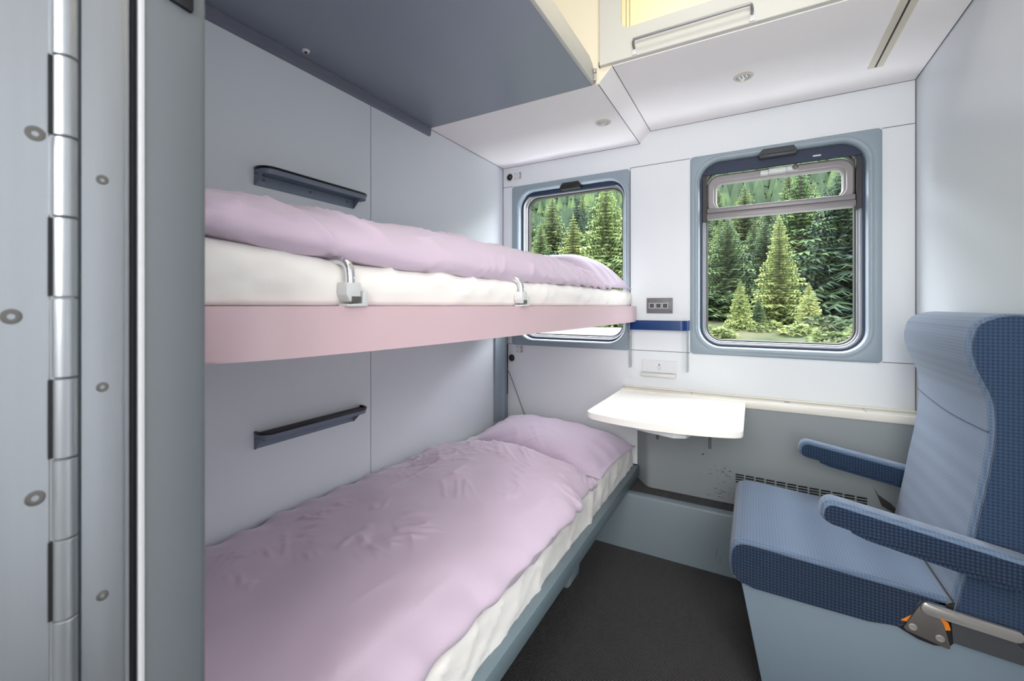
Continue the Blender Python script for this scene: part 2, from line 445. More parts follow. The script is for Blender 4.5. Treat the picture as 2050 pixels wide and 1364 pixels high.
# recessed lamps
def downlight(x, y, z, label):
    t = thing('recessed_lamp', (x, y, z), label, 'lamp', 'recessed lamps in the ceiling')
    bm = BM(); add_lathe(bm, [(.023, .004), (.034, .002), (.035, -.001), (.032, -.004), (.026, -.005), (.024, -.002), (.023, .004)], (x, y, z), 'z', 32)
    obj('rim', bm, RIM, t, smooth=True)
    bm = BM(); add_lathe(bm, [(.0245, .003), (.0245, -.001), (.02, -.003), (.016, -.0015), (.012, -.003), (.006, -.0018), (.001, -.0028)], (x, y, z), 'z', 32)
    obj('lens', bm, LENS, t, smooth=True)
    for k in range(7):
        a = k*PI/3+.3; r = .014 if k < 6 else 0
        bm = BM(); add_lathe(bm, [(.0038, -.0015), (.003, -.004), (.001, -.0045)], (x+r*math.cos(a), y+r*math.sin(a), z), 'z', 10)
        obj('diode', bm, CHROME, t, smooth=True)
downlight(-.583, 1.862, ZL, 'small round recessed lamp in the low ceiling panel over the bunks')
downlight(-.033, 1.849, ZR, 'small round recessed lamp in the ceiling panel above the large window')
sv = thing('ceiling_vent', (.39, 1.8, ZR), 'narrow beige ceiling strip with a long black slot near the right wall', 'vent')
obj('plate', box((.3655, 1.555, ZR-.0015), (.411, 2.016, ZR+.002), .001), PLATE, sv)
obj('slot', box((.3855, 1.56, ZR-.0022), (.391, 2.010, ZR+.001)), BLACK, sv)

# ------------------------------------------------------------------ door, hinge and post at the left edge of the picture
XD = -.45
bm = BM(); add_box(bm, (XD-.04, -.62, .01), (XD, .1065, 2.09), .001)
dr = struct('door_1', bm, ALU)
KN = .0598; z0 = 1.3157-22*KN                       # knuckle joints
bm = BM(); bs = BM()
for k in range(34):
    z = z0+k*KN
    if z < .02 or z > 2.06: continue
    add_lathe(bm, [(.0058, .0004), (.0068, .0012), (.0068, KN-.0012), (.0058, KN-.0004)], (XD+.0005, .1142, z), 'z', 20)
    if k % 2 == 1: add_box(bs, (XD-.003, .1052, z+.001), (XD+.0012, .1078, z+KN-.001))
hg = obj('piano_hinge', bm, ALU, dr, smooth=True, angle=50)
obj('hinge_slot', bs, BLACK, hg)
bm = BM()
poly = [(XD-.004, .1222), (XD, .1232), (XD, .1470), (XD-.0012, .1505), (XD-.004, .1535), (XD-.009, .1555), (XD-.012, .1555), (XD-.012, .1222)]
add_prism(bm, poly, .01, 2.09, 'z')
hs = obj('hinge_strip', bm, ALU, dr, smooth=True, angle=25)
def screw(parent, y, z, r):
    bm = BM(); add_lathe(bm, [(r*1.15, -.0005), (r*1.12, .0004), (r*.8, .0008), (r*.45, .0006), (r*.36, -.0010), (r*.1, -.0010)], (XD, y, z), 'x', 20)
    s = obj('screw', bm, SCREW, parent, smooth=True, angle=40)
    return s
for z in (1.2303, 1.0657, .9001): screw(hs, .1353, z, .0034)
for y, z in ((.0988, 1.2543), (.0874, 1.1227), (.0988, .9916)): screw(dr, y, z, .0048)
# grey post of the door frame
bm = BM()
poly = [(-.53, .1578), (XD-.0035, .1590), (XD-.001, .1605), (XD, .1630), (XD, .2045), (XD-.0012, .2078), (XD-.0035, .2098), (XD-.008, .2105), (-.53, .2105)]
add_prism(bm, poly, 0, ZT, 'z')
po = struct('trim_3', bm, POST, smooth=True, angle=30)
obj('edge_highlight', box((XD-.004, .1586, 0), (XD+.0008, .1626, ZT), .001), LIGHTP, po)  # pale strip standing in for the light caught on the post's chamfer
obj('rubber_seal', box((XD-.03, .1555, 0), (XD-.007, .159, ZT)), BLACK, po)
bm = BM(); add_prism(bm, [(.1710, 1.4020), (.1968, 1.3985), (.1978, 1.402), (.1978, 1.47), (.171, 1.47)], XD-.002, XD+.004, 'x', .0012)
tag(obj('door_catch', bm, BLACKG, smooth=True), 'black plastic catch high on the grey door post at the upper left edge', 'catch')

# ------------------------------------------------------------------ folded top bunk
fb = thing('folded_bunk', (-.9, .87, ZL), 'dark grey uppermost bunk seen from below, lit cream along its side board', 'bunk')
bm = BM(); add_box(bm, (XL+.012, .215, ZL), (-.524, 1.5315, ZL+.03), .001)
obj('base_panel', bm, UNDER, fb, smooth=True)
bm = BM()
add_prism(bm, [(.216, ZL-.001), (1.522, ZL-.001), (1.528, ZL+.012), (1.520, ZL+.040), (1.500, ZL+.064), (1.465, ZL+.076), (.216, ZL+.076)], -.524, -.510, 'x', .002)
obj('side_board', bm, FASC, fb, smooth=True, angle=25)
bm = BM(); add_box(bm, (-.512, 1.503, ZL+.002), (-.500, 1.511, ZL+.03), .002); add_tube(bm, [(-.504, 1.507, ZL+.03), (-.504, 1.507, ZL+.045)], .007, 12)
add_tube(bm, [(-.506, 1.515, ZL-.002), (-.506, 1.515, ZL+.03)], .003, 8)
obj('latch', bm, STEEL, fb, smooth=True)
bm = BM(); add_lathe(bm, [(.011, .002), (.012, -.002), (.010, -.006), (.006, -.007), (.005, -.003), (.001, -.003)], (-1.250, .868, ZL), 'z', 20)
bt = obj('push_button', bm, LIGHTP, fb, smooth=True)
bm = BM(); add_lathe(bm, [(.0045, -.003), (.004, -.0085), (.001, -.009)], (-1.250, .868, ZL), 'z', 14); obj('button_core', bm, BLACK, bt, smooth=True)

# ------------------------------------------------------------------ cloth
def fbm(p, o=3):
    return sum(noise.noise(p*(2.03**k))/(1.9**k) for k in range(o))
def crease(p, w=7):
    return (1-min(1, abs(noise.noise(p))*2.0))**w

def stroke(x, y, ang, fl, fw, seed):
    """short, nearly straight creases running along ANG"""
    c, s_ = math.cos(ang), math.sin(ang)
    u, v = x*c+y*s_, -x*s_+y*c
    return crease(Vector((u*fl, v*fw, seed)), 7)*sstep(.0, .35, noise.noise(Vector((u*fl*1.7, v*fw*.35, seed+9))))

def cloth_tube(prof, ys, disp, nu=90, nv=40):
    """a stuffed cloth lying along Y: prof(y) gives the (x, z) points of its top side, from the wall edge to the front edge; the underside closes it"""
    bm = BM(); loops = []
    y0, y1 = ys[0], ys[-1]
    for y in ys:
        top = catmull(prof(y), nu)
        x0, zb = top[0]; x1, ze = top[-1]
        lp = []
        for k, q in enumerate(top):
            a = top[max(0, k-1)]; b = top[min(nu-1, k+1)]
            d = (b-a); n = Vector((-d[1], d[0])).normalized()
            if n[1] < 0 and abs(n[1]) > .9: n = -n
            s = k/(nu-1)
            lp.append((q[0], y, q[1], n[0], n[1], s))
        loops.append(lp)
    R = []
    for lp in loops:
        row = []
        for x, y, z, nx, nz, s in lp:
            h, dy = disp(x, y, z, s)
            row.append(Vector((x+nx*h, y+dy, z+nz*h)))
        a, b = row[-1], row[0]
        for k in range(1, 12):
            row.append(a.lerp(b, k/12))
        R.append(row)
    add_loops(bm, R, True, True, True)
    return bm

def lin(a, b, n): return [a+(b-a)*k/(n-1) for k in range(n)]
def sstep(a, b, x):
    t = max(0, min(1, (x-a)/(b-a))); return t*t*(3-2*t)

# ---- lower bunk
lb = thing('lower_bunk', (-.9, 1.2, 0), 'grey metal bed frame of the bottom bunk near the floor', 'bunk')
bm = BM()
add_prism(bm, [(-.528, .24), (-.498, .24), (-.498, 2.188), (-.528, 2.188)], .280, .331, 'z', .003)
obj('side_rail', bm, RAIL, lb, smooth=True)
obj('end_rail', box((XL+.01, 2.170, .280), (-.505, 2.192, .331), .003), RAIL, lb, smooth=True)
obj('base_panel', box((XL+.004, .24, .268), (-.52, 2.185, .296), .002), GREY, lb)
bm = BM(); add_prism(bm, [(-.545, .281), (-.505, .281), (-.509, .235), (-.520, .222), (-.535, .222), (-.545, .24)], 1.28, 1.36, 'y', .004)
obj('bracket', bm, RAIL, lb, smooth=True)
bm = BM()
bm.free()
for y in (.30, 1.70): obj('support', box((XL+.03, y, 0), (-.68, y+.06, .27), .004), GREYD, lb)

def mattress(name, x0, xf, ya, yb, za, zb, label, front=None, wr=.004, seed=0., near=0.):
    """soft box; front(y) gives the front edge"""
    front = front or (lambda y: xf)
    def prof(y):
        e = min(1, (y-ya)/.03, (yb-y)/.03); e = max(0, e); h = zb-.025*(1-e)+near*sstep(.55, .26, y)
        f = front(y)
        return [(x0, za), (x0, (za+h)/2), (x0+.004, h-.015), (x0+.02, h-.002), (x0+.2, h), ((x0+f)/2, h+.002), (f-.12, h), (f-.03, h-.004), (f-.006, h-.018), (f, (za+h)/2), (f-.003, za+.012), (f-.006, za)]
    def disp(x, y, z, s):
        p = Vector((x*3, y*3, z*5+seed))
        w = crease(Vector((x*5+z*9, y*9-z*12, seed)), 6)*wr*1.6 + fbm(p*2)*wr
        fr = sstep(.80, .9, s)
        w += fr*.7*wr*crease(Vector((y*16+z*14, z*9, seed+3)), 5)
        if s < .05 or s > .985: w *= .2
        return w, 0
    ys = [ya+.001]+lin(ya+.006, yb-.006, 150)+[yb-.001]
    bm = cloth_tube(prof, ys, disp, 80)
    return tag(obj(name, bm, SHEET, smooth=True, angle=180), label, 'mattress')

mattress('mattress', XL+.012, -.529, .25, 2.166, .297, .440, 'mattress under a white sheet lying in the bottom bunk frame', wr=.005, seed=2.)

# lower duvet
def lower_duvet():
    ya, yb = .262, 1.640
    def prof(y):
        e = sstep(yb, yb-.15, y)**.6          # rolled end by the pillow
        e2 = sstep(ya, ya+.08, y)**.6
        k = min(e, e2)
        dx = .05*sstep(1.15, 1.6, y)
        f = -.534+.030*sstep(.5, 1.15, y) - .026*sstep(1.25, 1.62, y)
        b = .443
        H = lambda h: b+(h-b)*(.25+.75*k)
        g = sstep(1.05, 1.55, y)              # fuller towards the pillow
        return [(XL+.012+dx, b), (XL+.008+dx, b+.006), (XL+.02+dx, H(.470+.016*g)), (XL+.07+dx, H(.496+.026*g)), (-1.05, H(.518+.038*g)), (-.90, H(.528+.04*g)), (-.75, H(.526+.03*g)),
                (-.63, H(.518+.012*g)), (f-.055, H(.500)), (f-.016, H(.477)), (f, b+.014), (f-.006, b+.002), (f-.03, b-.001)]
    def disp(x, y, z, s):
        p = Vector((x, y, 0))
        w = .010*noise.noise(p*2.4+Vector((1.3, 4, 0)))+.0055*noise.noise(p*6.5+Vector((3, 1, 2)))+.002*noise.noise(p*13)
        m1 = sstep(-.05, .45, noise.noise(p*2.7+Vector((7, 0, 0)))); m2 = sstep(0, .4, noise.noise(p*4.1+Vector((0, 5, 2)))); m3 = sstep(.9, 1.5, y)
        w += .012*stroke(x, y, 1.25, 2.2, 9, 1.7)*(.25+.8*max(m1, m3*.6))
        w += .0085*stroke(x, y, .55, 4, 20, 5.1)*max(m2, .7*m3) + .008*stroke(x, y, 2.2, 4.5, 24, 8.3)*max(m1, .6*m3)
        w += .0065*stroke(x, y, 2.75, 6, 34, 2.9)*max(m2, .5*m3)
        # hem puckers on both long edges
        ed = sstep(.80, .97, s); w += ed*.004*math.sin(y*46+3*noise.noise(Vector((y*5, 0, 1))))
        e0 = sstep(.18, .04, s); w += e0*.006*math.sin(y*58+4*noise.noise(Vector((y*4, 2, 1))))
        en = sstep(1.40, 1.60, y); w += en*.008*crease(Vector((x*11, y*5, 5)), 4)
        if s > .985 or s < .01: w *= .1
        bow = -.07*(abs((x+.9)/.4)**2.2)*sstep(1.2, 1.64, y) + .012*noise.noise(Vector((x*6, 0, 8)))*sstep(1.3, 1.64, y)
        edge = .010*noise.noise(Vector((y*4, 5, 2)))
        return w, bow
    ys = [ya]+lin(ya+.004, yb-.06, 210)+lin(yb-.055, yb-.002, 16)
    bm = cloth_tube(prof, ys, disp, 130)
    return tag(obj('duvet', bm, LILAC, smooth=True, angle=180), 'wide lilac duvet spread over the bottom bunk', 'duvet')
lower_duvet()

def pillow(name, cx, cy, cz, lx, ly, th, tilt, yaw, label, seed, roll=0., droop=.05, rest=0.):
    bm = BM(); n = 72
    M = Matrix.Translation((cx, cy, cz)) @ Matrix.Rotation(yaw, 4, 'Z') @ Matrix.Rotation(tilt, 4, 'X') @ Matrix.Rotation(roll, 4, 'Y')
    rows = {}
    for side in (1, -1):
        for i in range(n+1):
            for j in range(n+1):
                u, v = -1+2*i/n, -1+2*j/n
                au, av = abs(u), abs(v)
                t = ((1-au**2.6)**.55)*((1-av**2.6)**.55)
                # edges bow inwards between the ears
                x = u*lx/2*(1-.05*(1-av**2)*au**3)*1.0
                y = v*ly/2*(1-.07*(1-au**2)*av**3)
                z = side*th/2*t*(1.0 if side > 0 else .5)
                p = Vector((x*4+seed, y*4, z*3))
                edge = max(au, av)
                z += side*(.012*noise.noise(p*1.2)+.006*stroke(x, y, .9, 4, 17, seed)*t+.006*stroke(x, y, 2.4, 3, 14, seed+4)*t)*(1-edge**8)
                z -= droop*(au**3.0+.35*av**3)
                z += side*.006*math.sin(math.atan2(v, u)*14+seed)*sstep(.55, .9, edge)*(1-edge**10)
                if side < 0 and edge > .999: continue
                q = M @ Vector((x, y, z))
                lim = rest+.006*(1 if side > 0 else 0)
                if q.z < lim: q.z = lim+(q.z-lim)*.06
                rows[(side, i, j)] = bm.verts.new(q)
    def g(s, i, j): return rows.get((s, i, j)) or rows[(1, i, j)]
    for s in (1, -1):
        for i in range(n):
            for j in range(n):
                f = [g(s, i, j), g(s, i+1, j), g(s, i+1, j+1), g(s, i, j+1)]
                try: bm.faces.new(f if s > 0 else f[::-1])
                except ValueError: pass
    return tag(obj(name, bm, LILACP, smooth=True, angle=180), label, 'pillow')
pillow('pillow', -.862, 1.872, .484, .72, .46, .14, .11, -.06, 'lilac pillow at the window end of the bottom bunk', 3.1, roll=.05, droop=.035, rest=.449)

# ---- upper bunk
EDGE = [(.235, -.700), (.252, -.672), (.29, -.640), (.36, -.606), (.45, -.588), (.60, -.568), (.92, -.545), (1.4, -.526), (1.9, -.512), (2.10, -.507), (2.145, -.504), (2.170, -.512), (2.183, -.53)]
EC = catmull(EDGE, 60)
def efront(y):
    for a, b in zip(EC, EC[1:]):
        if a[0] <= y <= b[0]: return a[1]+(b[1]-a[1])*(y-a[0])/(b[0]-a[0])
    return EC[0][1] if y < EC[0][0] else EC[-1][1]
ub = thing('upper_bunk', (-.9, 1.2, 1.052), 'middle bunk with a curved pink front panel between the two beds', 'bunk')
bm = BM()
poly = [(XL+.004, .235)]+[(x, y) for y, x in EC]+[(XL+.004, 2.183)]
R = add_loops(bm, [[(x, y, z) for x, y in poly] for z in (1.052, 1.130)], True, True, True)
es = [e for e in bm.edges if abs(e.verts[0].co.z-e.verts[1].co.z) < 1e-6]
bmesh.ops.bevel(bm, geom=es, offset=.004, segments=2, profile=.5, affect='EDGES')
obj('bunk_panel', bm, PINK, ub, smooth=True, angle=40)
# guard rail folded flat on the mattress: a bent chrome bar on two hinge blocks
gr = BM()
ya, yb = .487, 1.012
path = [(efront(ya)-.003, ya, 1.150), (efront(ya)-.003, ya, 1.180), (efront(ya)-.007, ya, 1.196), (efront(ya)-.018, ya-.003, 1.206), (efront(ya)-.05, ya-.006, 1.2085), (-.72, ya, 1.212), (-.86, ya+.01, 1.214), (-.88, ya+.03, 1.214),
        (-.88, yb-.03, 1.214), (-.86, yb-.01, 1.214), (-.72, yb-.003, 1.212), (efront(yb)-.05, yb-.006, 1.2065), (efront(yb)-.018, yb-.003, 1.203), (efront(yb)-.007, yb, 1.193), (efront(yb)-.003, yb, 1.178), (efront(yb)-.003, yb, 1.150)]
add_tube(gr, catmull(path, 120), .0080, 14)
grd = obj('guard_rail', gr, CHROME, ub, smooth=True)
for y in (ya, yb):
    x = efront(y)-.003; bm = BM()
    add_prism(bm, [(y-.015, 1.169), (y-.016, 1.149), (y-.008, 1.137), (y+.013, 1.137), (y+.014, 1.169)], x-.013, x+.011, 'x', .002)
    hb = obj('hinge_block', bm, LIGHTP, grd, smooth=True, angle=30)
    obj('hinge_slot', box((x+.0095, y-.006, 1.137), (x+.0116, y+.013, 1.146)), STEELD, hb)
    bm = BM(); add_prism(bm, [(y-.014, 1.1295), (y+.028, 1.1295), (y+.028, 1.156), (y+.0165, 1.156), (y+.0165, 1.1335), (y-.014, 1.1335)], x-.012, x+.0115, 'x', .001)
    obj('hinge_bracket', bm, LIGHTP, ub, smooth=True)

mattress('mattress', XL+.012, -.56, .25, 2.168, 1.131, 1.206, 'mattress under a white sheet on the pink middle bunk', front=lambda y: efront(y)-.016-.01*sstep(2.0, 2.17, y), wr=.0042, seed=8., near=.028)

def upper_duvet():
    ya, yb = .262, 1.86
    def prof(y):
        e = sstep(yb, yb-.16, y)**.55; e2 = sstep(ya, ya+.05, y)**.6; k = min(e, e2)
        f = efront(y)-.012 - .015*sstep(1.4, 1.8, y)
        b = 1.236-.022*sstep(.26, .42, y)-.014*sstep(.42, .65, y)+.004*sstep(.9, 1.5, y)
        g = 1-.35*sstep(1.30, 1.85, y)
        H = lambda h: b+h*(.3+.7*k)*g-(b-1.204)*min(1, h/.112)
        return [(XL+.012, b), (XL+.012, H(.05)), (XL+.05, H(.095)), (-1.1, H(.112)), (-.92, H(.118)), (-.79, H(.113)), (f-.085, H(.097)), (f-.03, H(.069)), (f-.004, H(.036)), (f, H(.014)), (f-.012, b+.002), (f-.05, b)]
    def disp(x, y, z, s):
        p = Vector((x*2+z*3, y, z*2))
        w = .007*noise.noise(p*3+Vector((2, 9, 1)))+.003*noise.noise(p*8)
        r_ = x*.7-z*1.3
        w += .010*stroke(y, r_, 1.05, 3, 11, 4.4) + .008*stroke(y, r_, .35, 2.6, 12, 2.2) + .006*stroke(y, r_, 1.9, 5, 24, 6.6) + .005*stroke(y, r_, 2.6, 5, 26, 1.1)
        en = sstep(1.25, 1.75, y)*sstep(.45, .8, s)
        w += en*.011*math.sin(y*52+z*30+2*noise.noise(Vector((y*5, z*8, 3))))
        if s > .97 or s < .01: w *= .2
        return w, -.05*(abs((x+.9)/.4)**2)*sstep(1.5, 1.86, y)
    ys = [ya]+lin(ya+.003, yb-.06, 220)+lin(yb-.055, yb-.002, 16)
    bm = cloth_tube(prof, ys, disp, 120)
    return tag(obj('duvet', bm, LILAC, smooth=True, angle=180), 'thick lilac duvet rolled along the edge of the middle bunk', 'duvet')
upper_duvet()
pillow('pillow', -.885, 1.935, 1.293, .72, .42, .18, .10, .0, 'lilac pillow against the small window on the middle bunk', 11.7, droop=.085, rest=1.214)

# ---- wall shelves
def wall_shelf(z, label):
    t = thing('wall_shelf', (XL, .92, z), label, 'shelf', 'small grey wall shelves beside the bunks')
    ya, yb = .735, 1.098
    bm = BM()
    add_box(bm, (XL, ya, z), (XL+.004, yb, z+.048), .0012)
    obj('back_plate', bm, SHELF, t)
    bm = BM()
    # tray: rounded strip standing out from the wall, folded down at both ends
    X1 = XL+.056; e = .034
    top = [(XL+.002, ya)] + [(X1-e+e*math.sin(a), ya+e-e*math.cos(a)+.0) for a in [PI/2*k/8 for k in range(9)]] + \
          [(X1-e+e*math.cos(a), yb+.034-e+e*math.sin(a)) for a in [PI/2*k/8 for k in range(9)]] + [(XL+.002, yb+.034)]
    low = [(XL+.002, ya+.0)]+[(min(x, XL+.002+(x-XL)*.62), y+.0) for x, y in top[1:-1]]+[(XL+.002, yb+.024)]
    add_loops(bm, [[(x, y, z+.046) for x, y in top], [(XL+.002+(x-XL-.002)*.93, y, z+.032) for x, y in top]], True, True, True)
    obj('tray', bm, SHELF, t, smooth=True, angle=30)
    for y in (ya, yb-.002):
        bm = BM(); add_prism(bm, [(XL, z), (XL+.008, z), (XL+.044, z+.034), (XL, z+.034)], y, y+.0027, 'y')
        obj('end_gusset', bm, SHELF, t)
    bm = BM()
    pts = [(XL+.005, ya+.002, z+.050)]+[(x-.003, y, z+.050) for x, y in top[1:-1]]+[(XL+.005, yb+.032, z+.050)]
    add_tube(bm, pts, .0048, 8)
    obj('rubber_rim', bm, BLACKG, t, smooth=True)
    bm = BM(); add_prism(bm, [(XL+.003+(x-XL-.003)*.95, y) for x, y in top], z+.0462, z+.0472, 'z'); obj('tray_mat', bm, BLACK, t)
    for y in (.762, .92, 1.07):
        bm = BM(); add_lathe(bm, [(.0045, 0), (.004, .002), (.002, .0024)], (XL+.004, y, z+.020), 'x', 12)
        obj('screw', bm, STEELD, t, smooth=True)
wall_shelf(1.494, 'slim grey wall shelf with black rim above the middle bunk')
wall_shelf(.700, 'slim grey wall shelf with black rim above the bottom bunk')

# corner post below the middle bunk, with slot and cord
bm = BM()
poly = [(XL+.0005, 2.094), (XL+.012, 2.096), (XL+.018, 2.12), (XL+.024, 2.145), (XL+.036, 2.160), (XL+.036, 2.199), (XL+.0005, 2.199)]
add_prism(bm, poly, .46, 1.051, 'z', .0015)
cp = struct('trim_4', bm, FRAME, smooth=True, angle=25)
obj('slot', box((XL+.0345, 2.186, .61), (XL+.0375, 2.196, .905)), BLACK, cp)
bm = BM(); add_tube(bm, catmull([(XL+.0385, 2.187, .755), (XL+.06, 2.186, .72), (-1.19, 2.182, .60), (-1.13, 2.176, .47), (-1.12, 2.172, .437)], 24), .0022, 8)
tag(obj('cord', bm, GREYP, smooth=True), 'thin grey cord running down the corner beside the bottom pillow', 'cord')

def lock(z, x, label):
    t = thing('square_key_lock', (x, YF, z), label, 'lock', 'round locks on the window wall')
    bm = BM(); add_lathe(bm, [(.0245, .001), (.0245, -.004), (.021, -.006), (.0185, -.003), (.015, -.003)], (x, YF, z), 'y', 28); obj('ring', bm, RIM, t, smooth=True)
    bm = BM(); add_lathe(bm, [(.0185, -.002), (.0185, -.0042), (.001, -.0042)], (x, YF, z), 'y', 24); obj('core', bm, BLACK, t, smooth=True)
    obj('key_pin', box((x+.001, YF-.006, z-.006), (x+.007, YF-.004, z+.006), .001), GREYP, t)
lock(1.893, -1.256, 'round black lock on the wall above the small window')
lock(.824, -1.243, 'round black lock on the wall below the small window')
def catch(x0, x1, z0, z1, label):
    t = thing('catch_plate', ((x0+x1)/2, YF, z0), label, 'catch plate', 'small metal catch plates on the window wall')
    obj('plate', box((x0, YF-.004, z0), (x1, YF, z1), .001), LIGHTP, t)
    for x in (x0+.005, x1-.012):
        for z in (z0+.005, z1-.005):
            bm = BM(); add_lathe(bm, [(.0026, 0), (.0024, -.0012), (.001, -.0014)], (x, YF-.004, z), 'y', 8)
            obj('screw', bm, STEELD, t)
    obj('tongue', box((x1-.007, YF-.012, z0+.004), (x1-.002, YF-.003, z1-.003), .001), STEEL, t)
catch(-1.226, -1.178, 1.874, 1.914, 'small steel catch plate beside the upper round lock')
catch(-1.212, -1.168, .858, .897, 'small steel catch plate beside the lower round lock')

# switch panel
sw = thing('switch_panel', (-.4035, YF, 1.0935), 'grey rectangular panel with three square switches on the window wall', 'switch panel')
obj('plate', box((-.465, YF-.006, 1.094), (-.342, YF, 1.170), .0015), GREYP, sw, smooth=True)
for k in range(3):
    x = -.4528+.0315*k; z = 1.1185
    bm = BM(); add_loops(bm, [[(a, YF-.006, b) for a, b in rrect(x, x+.027, z, z+.0265, .001, 2)], [(a, YF-.009, b) for a, b in rrect(x, x+.027, z, z+.0265, .001, 2)],
                              [(a, YF-.009, b) for a, b in rrect(x+.0025, x+.0245, z+.0025, z+.024, .001, 2)], [(a, YF-.006, b) for a, b in rrect(x+.0025, x+.0245, z+.0025, z+.024, .001, 2)]])
    s = obj('switch', bm, LIGHTP, sw)
    bm = BM(); add_box(bm, (x+.0028, YF-.0085, z+.0028), (x+.0242, YF-.005, z+.0238), .001); add_box(bm, (x+.007, YF-.0095, z+.012), (x+.02, YF-.008, z+.014))
    obj('rocker', bm, GREYD, s)
for x in (-.455, -.352):
    for z in (1.105, 1.158):
        bm = BM(); add_lathe(bm, [(.0042, 0), (.0038, -.002), (.0015, -.0024)], (x, YF-.006, z), 'y', 12); obj('screw', bm, STEELD, sw, smooth=True)

# blue band holder with clear pocket
hd = thing('leaflet_holder', (-.40, YF, .82), 'clear acrylic leaflet holder with a blue band beside the large window', 'leaflet holder')
bm = BM()
pts = [(-.546, 2.199), (-.543, 2.150), (-.533, 2.138), (-.515, 2.135), (-.30, 2.135), (-.283, 2.137), (-.277, 2.146), (-.272, 2.146), (-.267, 2.150), (-.265, 2.199)]
inn = [(-.543, 2.199), (-.540, 2.153), (-.531, 2.142), (-.515, 2.139), (-.30, 2.139), (-.286, 2.141), (-.280, 2.150), (-.274, 2.150), (-.270, 2.155), (-.268, 2.199)]
add_loops(bm, [[(x, y, z) for x, y in pts+inn[::-1]] for z in (1.0135, 1.0605)], True, True, True)
obj('band', bm, BLUE, hd, smooth=True, angle=60)
for e, i, zb in ((-.542, -.518, .822), (-.269, -.293, .818)):
    bm = BM(); sg = 1 if i > e else -1
    add_prism(bm, [(e, 2.199), (e, 2.151), (i, 2.151), (i, 2.1535), (e+.003*sg, 2.1535), (e+.003*sg, 2.199)], zb, 1.0135, 'z')
    obj('side_channel', bm, ACRYL, hd)
oc = thing('bottle_holder_plate', (-.405, YF, .78), 'translucent pale plate with a screw fixed low on the wall above the folding table', 'plate')
bm = BM(); add_box(bm, (-.488, YF-.004, .800), (-.322, YF, .860), .0015); obj('plate', bm, mat('frosted_plate', (214, 216, 219), .3), oc)
obj('lip', box((-.492, YF-.022, .780), (-.324, YF, .798), .004), mat('frosted_lip', (205, 205, 202), .35), oc, smooth=True)
bm = BM(); add_lathe(bm, [(.004, 0), (.0035, -.002), (.001, -.0024)], (-.405, YF-.004, .840), 'y', 12); obj('screw', bm, GREYP, oc, smooth=True)
bm = BM(); add_tube(bm, [(-.405+.006*math.cos(2*PI*k/16), YF-.0045, .826+.011*math.sin(2*PI*k/16)) for k in range(17)], .0007, 6); obj('ring', bm, GREYP, oc)

# ------------------------------------------------------------------ ledge, table, heater casing, step
lg = thing('window_ledge', (0, 2.15, .688), 'long cream ledge running along the wall below the windows', 'ledge')
obj('ledge_board', box((-.574, 2.098, .689), (XR, YF, .7205), .005), WHITEP, lg, smooth=True)
obj('back_strip', box((-.583, 2.183, .7205), (XR, YF, .7265), .002), WHITEP, lg)
for lo, hi in (((-.252, 2.13, .7204), (-.2505, 2.183, .7212)), ((.38, 2.105, .7204), (.3812, 2.183, .7210)), ((.115, 2.152, .7204), (.135, 2.160, .7214))):
    obj('joint_line', box(lo, hi), SEAM, lg)
tb = thing('folding_table', (-.3, 1.83, .6), 'white folding table with a curved front edge under the windows', 'table')
def fr_edge(x):
    t = (x+.30)/.27; return 1.556+.052*abs(t)**2.2
N_ = 24
front = [(-.572+(.543)*k/N_, fr_edge(-.572+.543*k/N_)) for k in range(N_+1)]
front[0] = (-.572, fr_edge(-.572)+.012); front[-1] = (-.029, fr_edge(-.029)+.012)
front = [front[0]]+[(-.566, fr_edge(-.566)+.002)]+front[1:-1]+[(-.035, fr_edge(-.035)+.002)]+[front[-1]]
poly = front+[(-.029, 2.096), (-.572, 2.096)]
bm = BM(); R = add_loops(bm, [[(x, y, z) for x, y in poly] for z in (.690, .7135)], True, True, True)
es = [e for e in bm.edges if abs(e.verts[0].co.z-e.verts[1].co.z) < 1e-6]
bmesh.ops.bevel(bm, geom=es, offset=.004, segments=2, profile=.5, affect='EDGES')
obj('table_top', bm, TABLE, tb, smooth=True, angle=40)
for x in (-.572, -.034): obj('edge_bead', box((x, 1.62, .712), (x+.005, 2.09, .7165), .001), TABLE, tb)
bm = BM()
add_prism(bm, [(-.43, 2.09), (-.43, 1.72), (-.395, 1.635), (-.245, 1.590), (-.205, 1.61), (-.19, 1.66), (-.17, 2.09)], .662, .690, 'z', .004)
obj('support', bm, LIGHTP, tb, smooth=True)
bm = BM(); add_tube(bm, [(-.3295, 1.75, .665), (-.3295, 1.75, .605)], .0055, 10); obj('peg', bm, STEELD, tb, smooth=True)
bm = BM(); add_tube(bm, [(-.1411, 1.75, .692), (-.1411, 1.75, .598)], .0055, 10); obj('peg', bm, STEELD, tb, smooth=True)

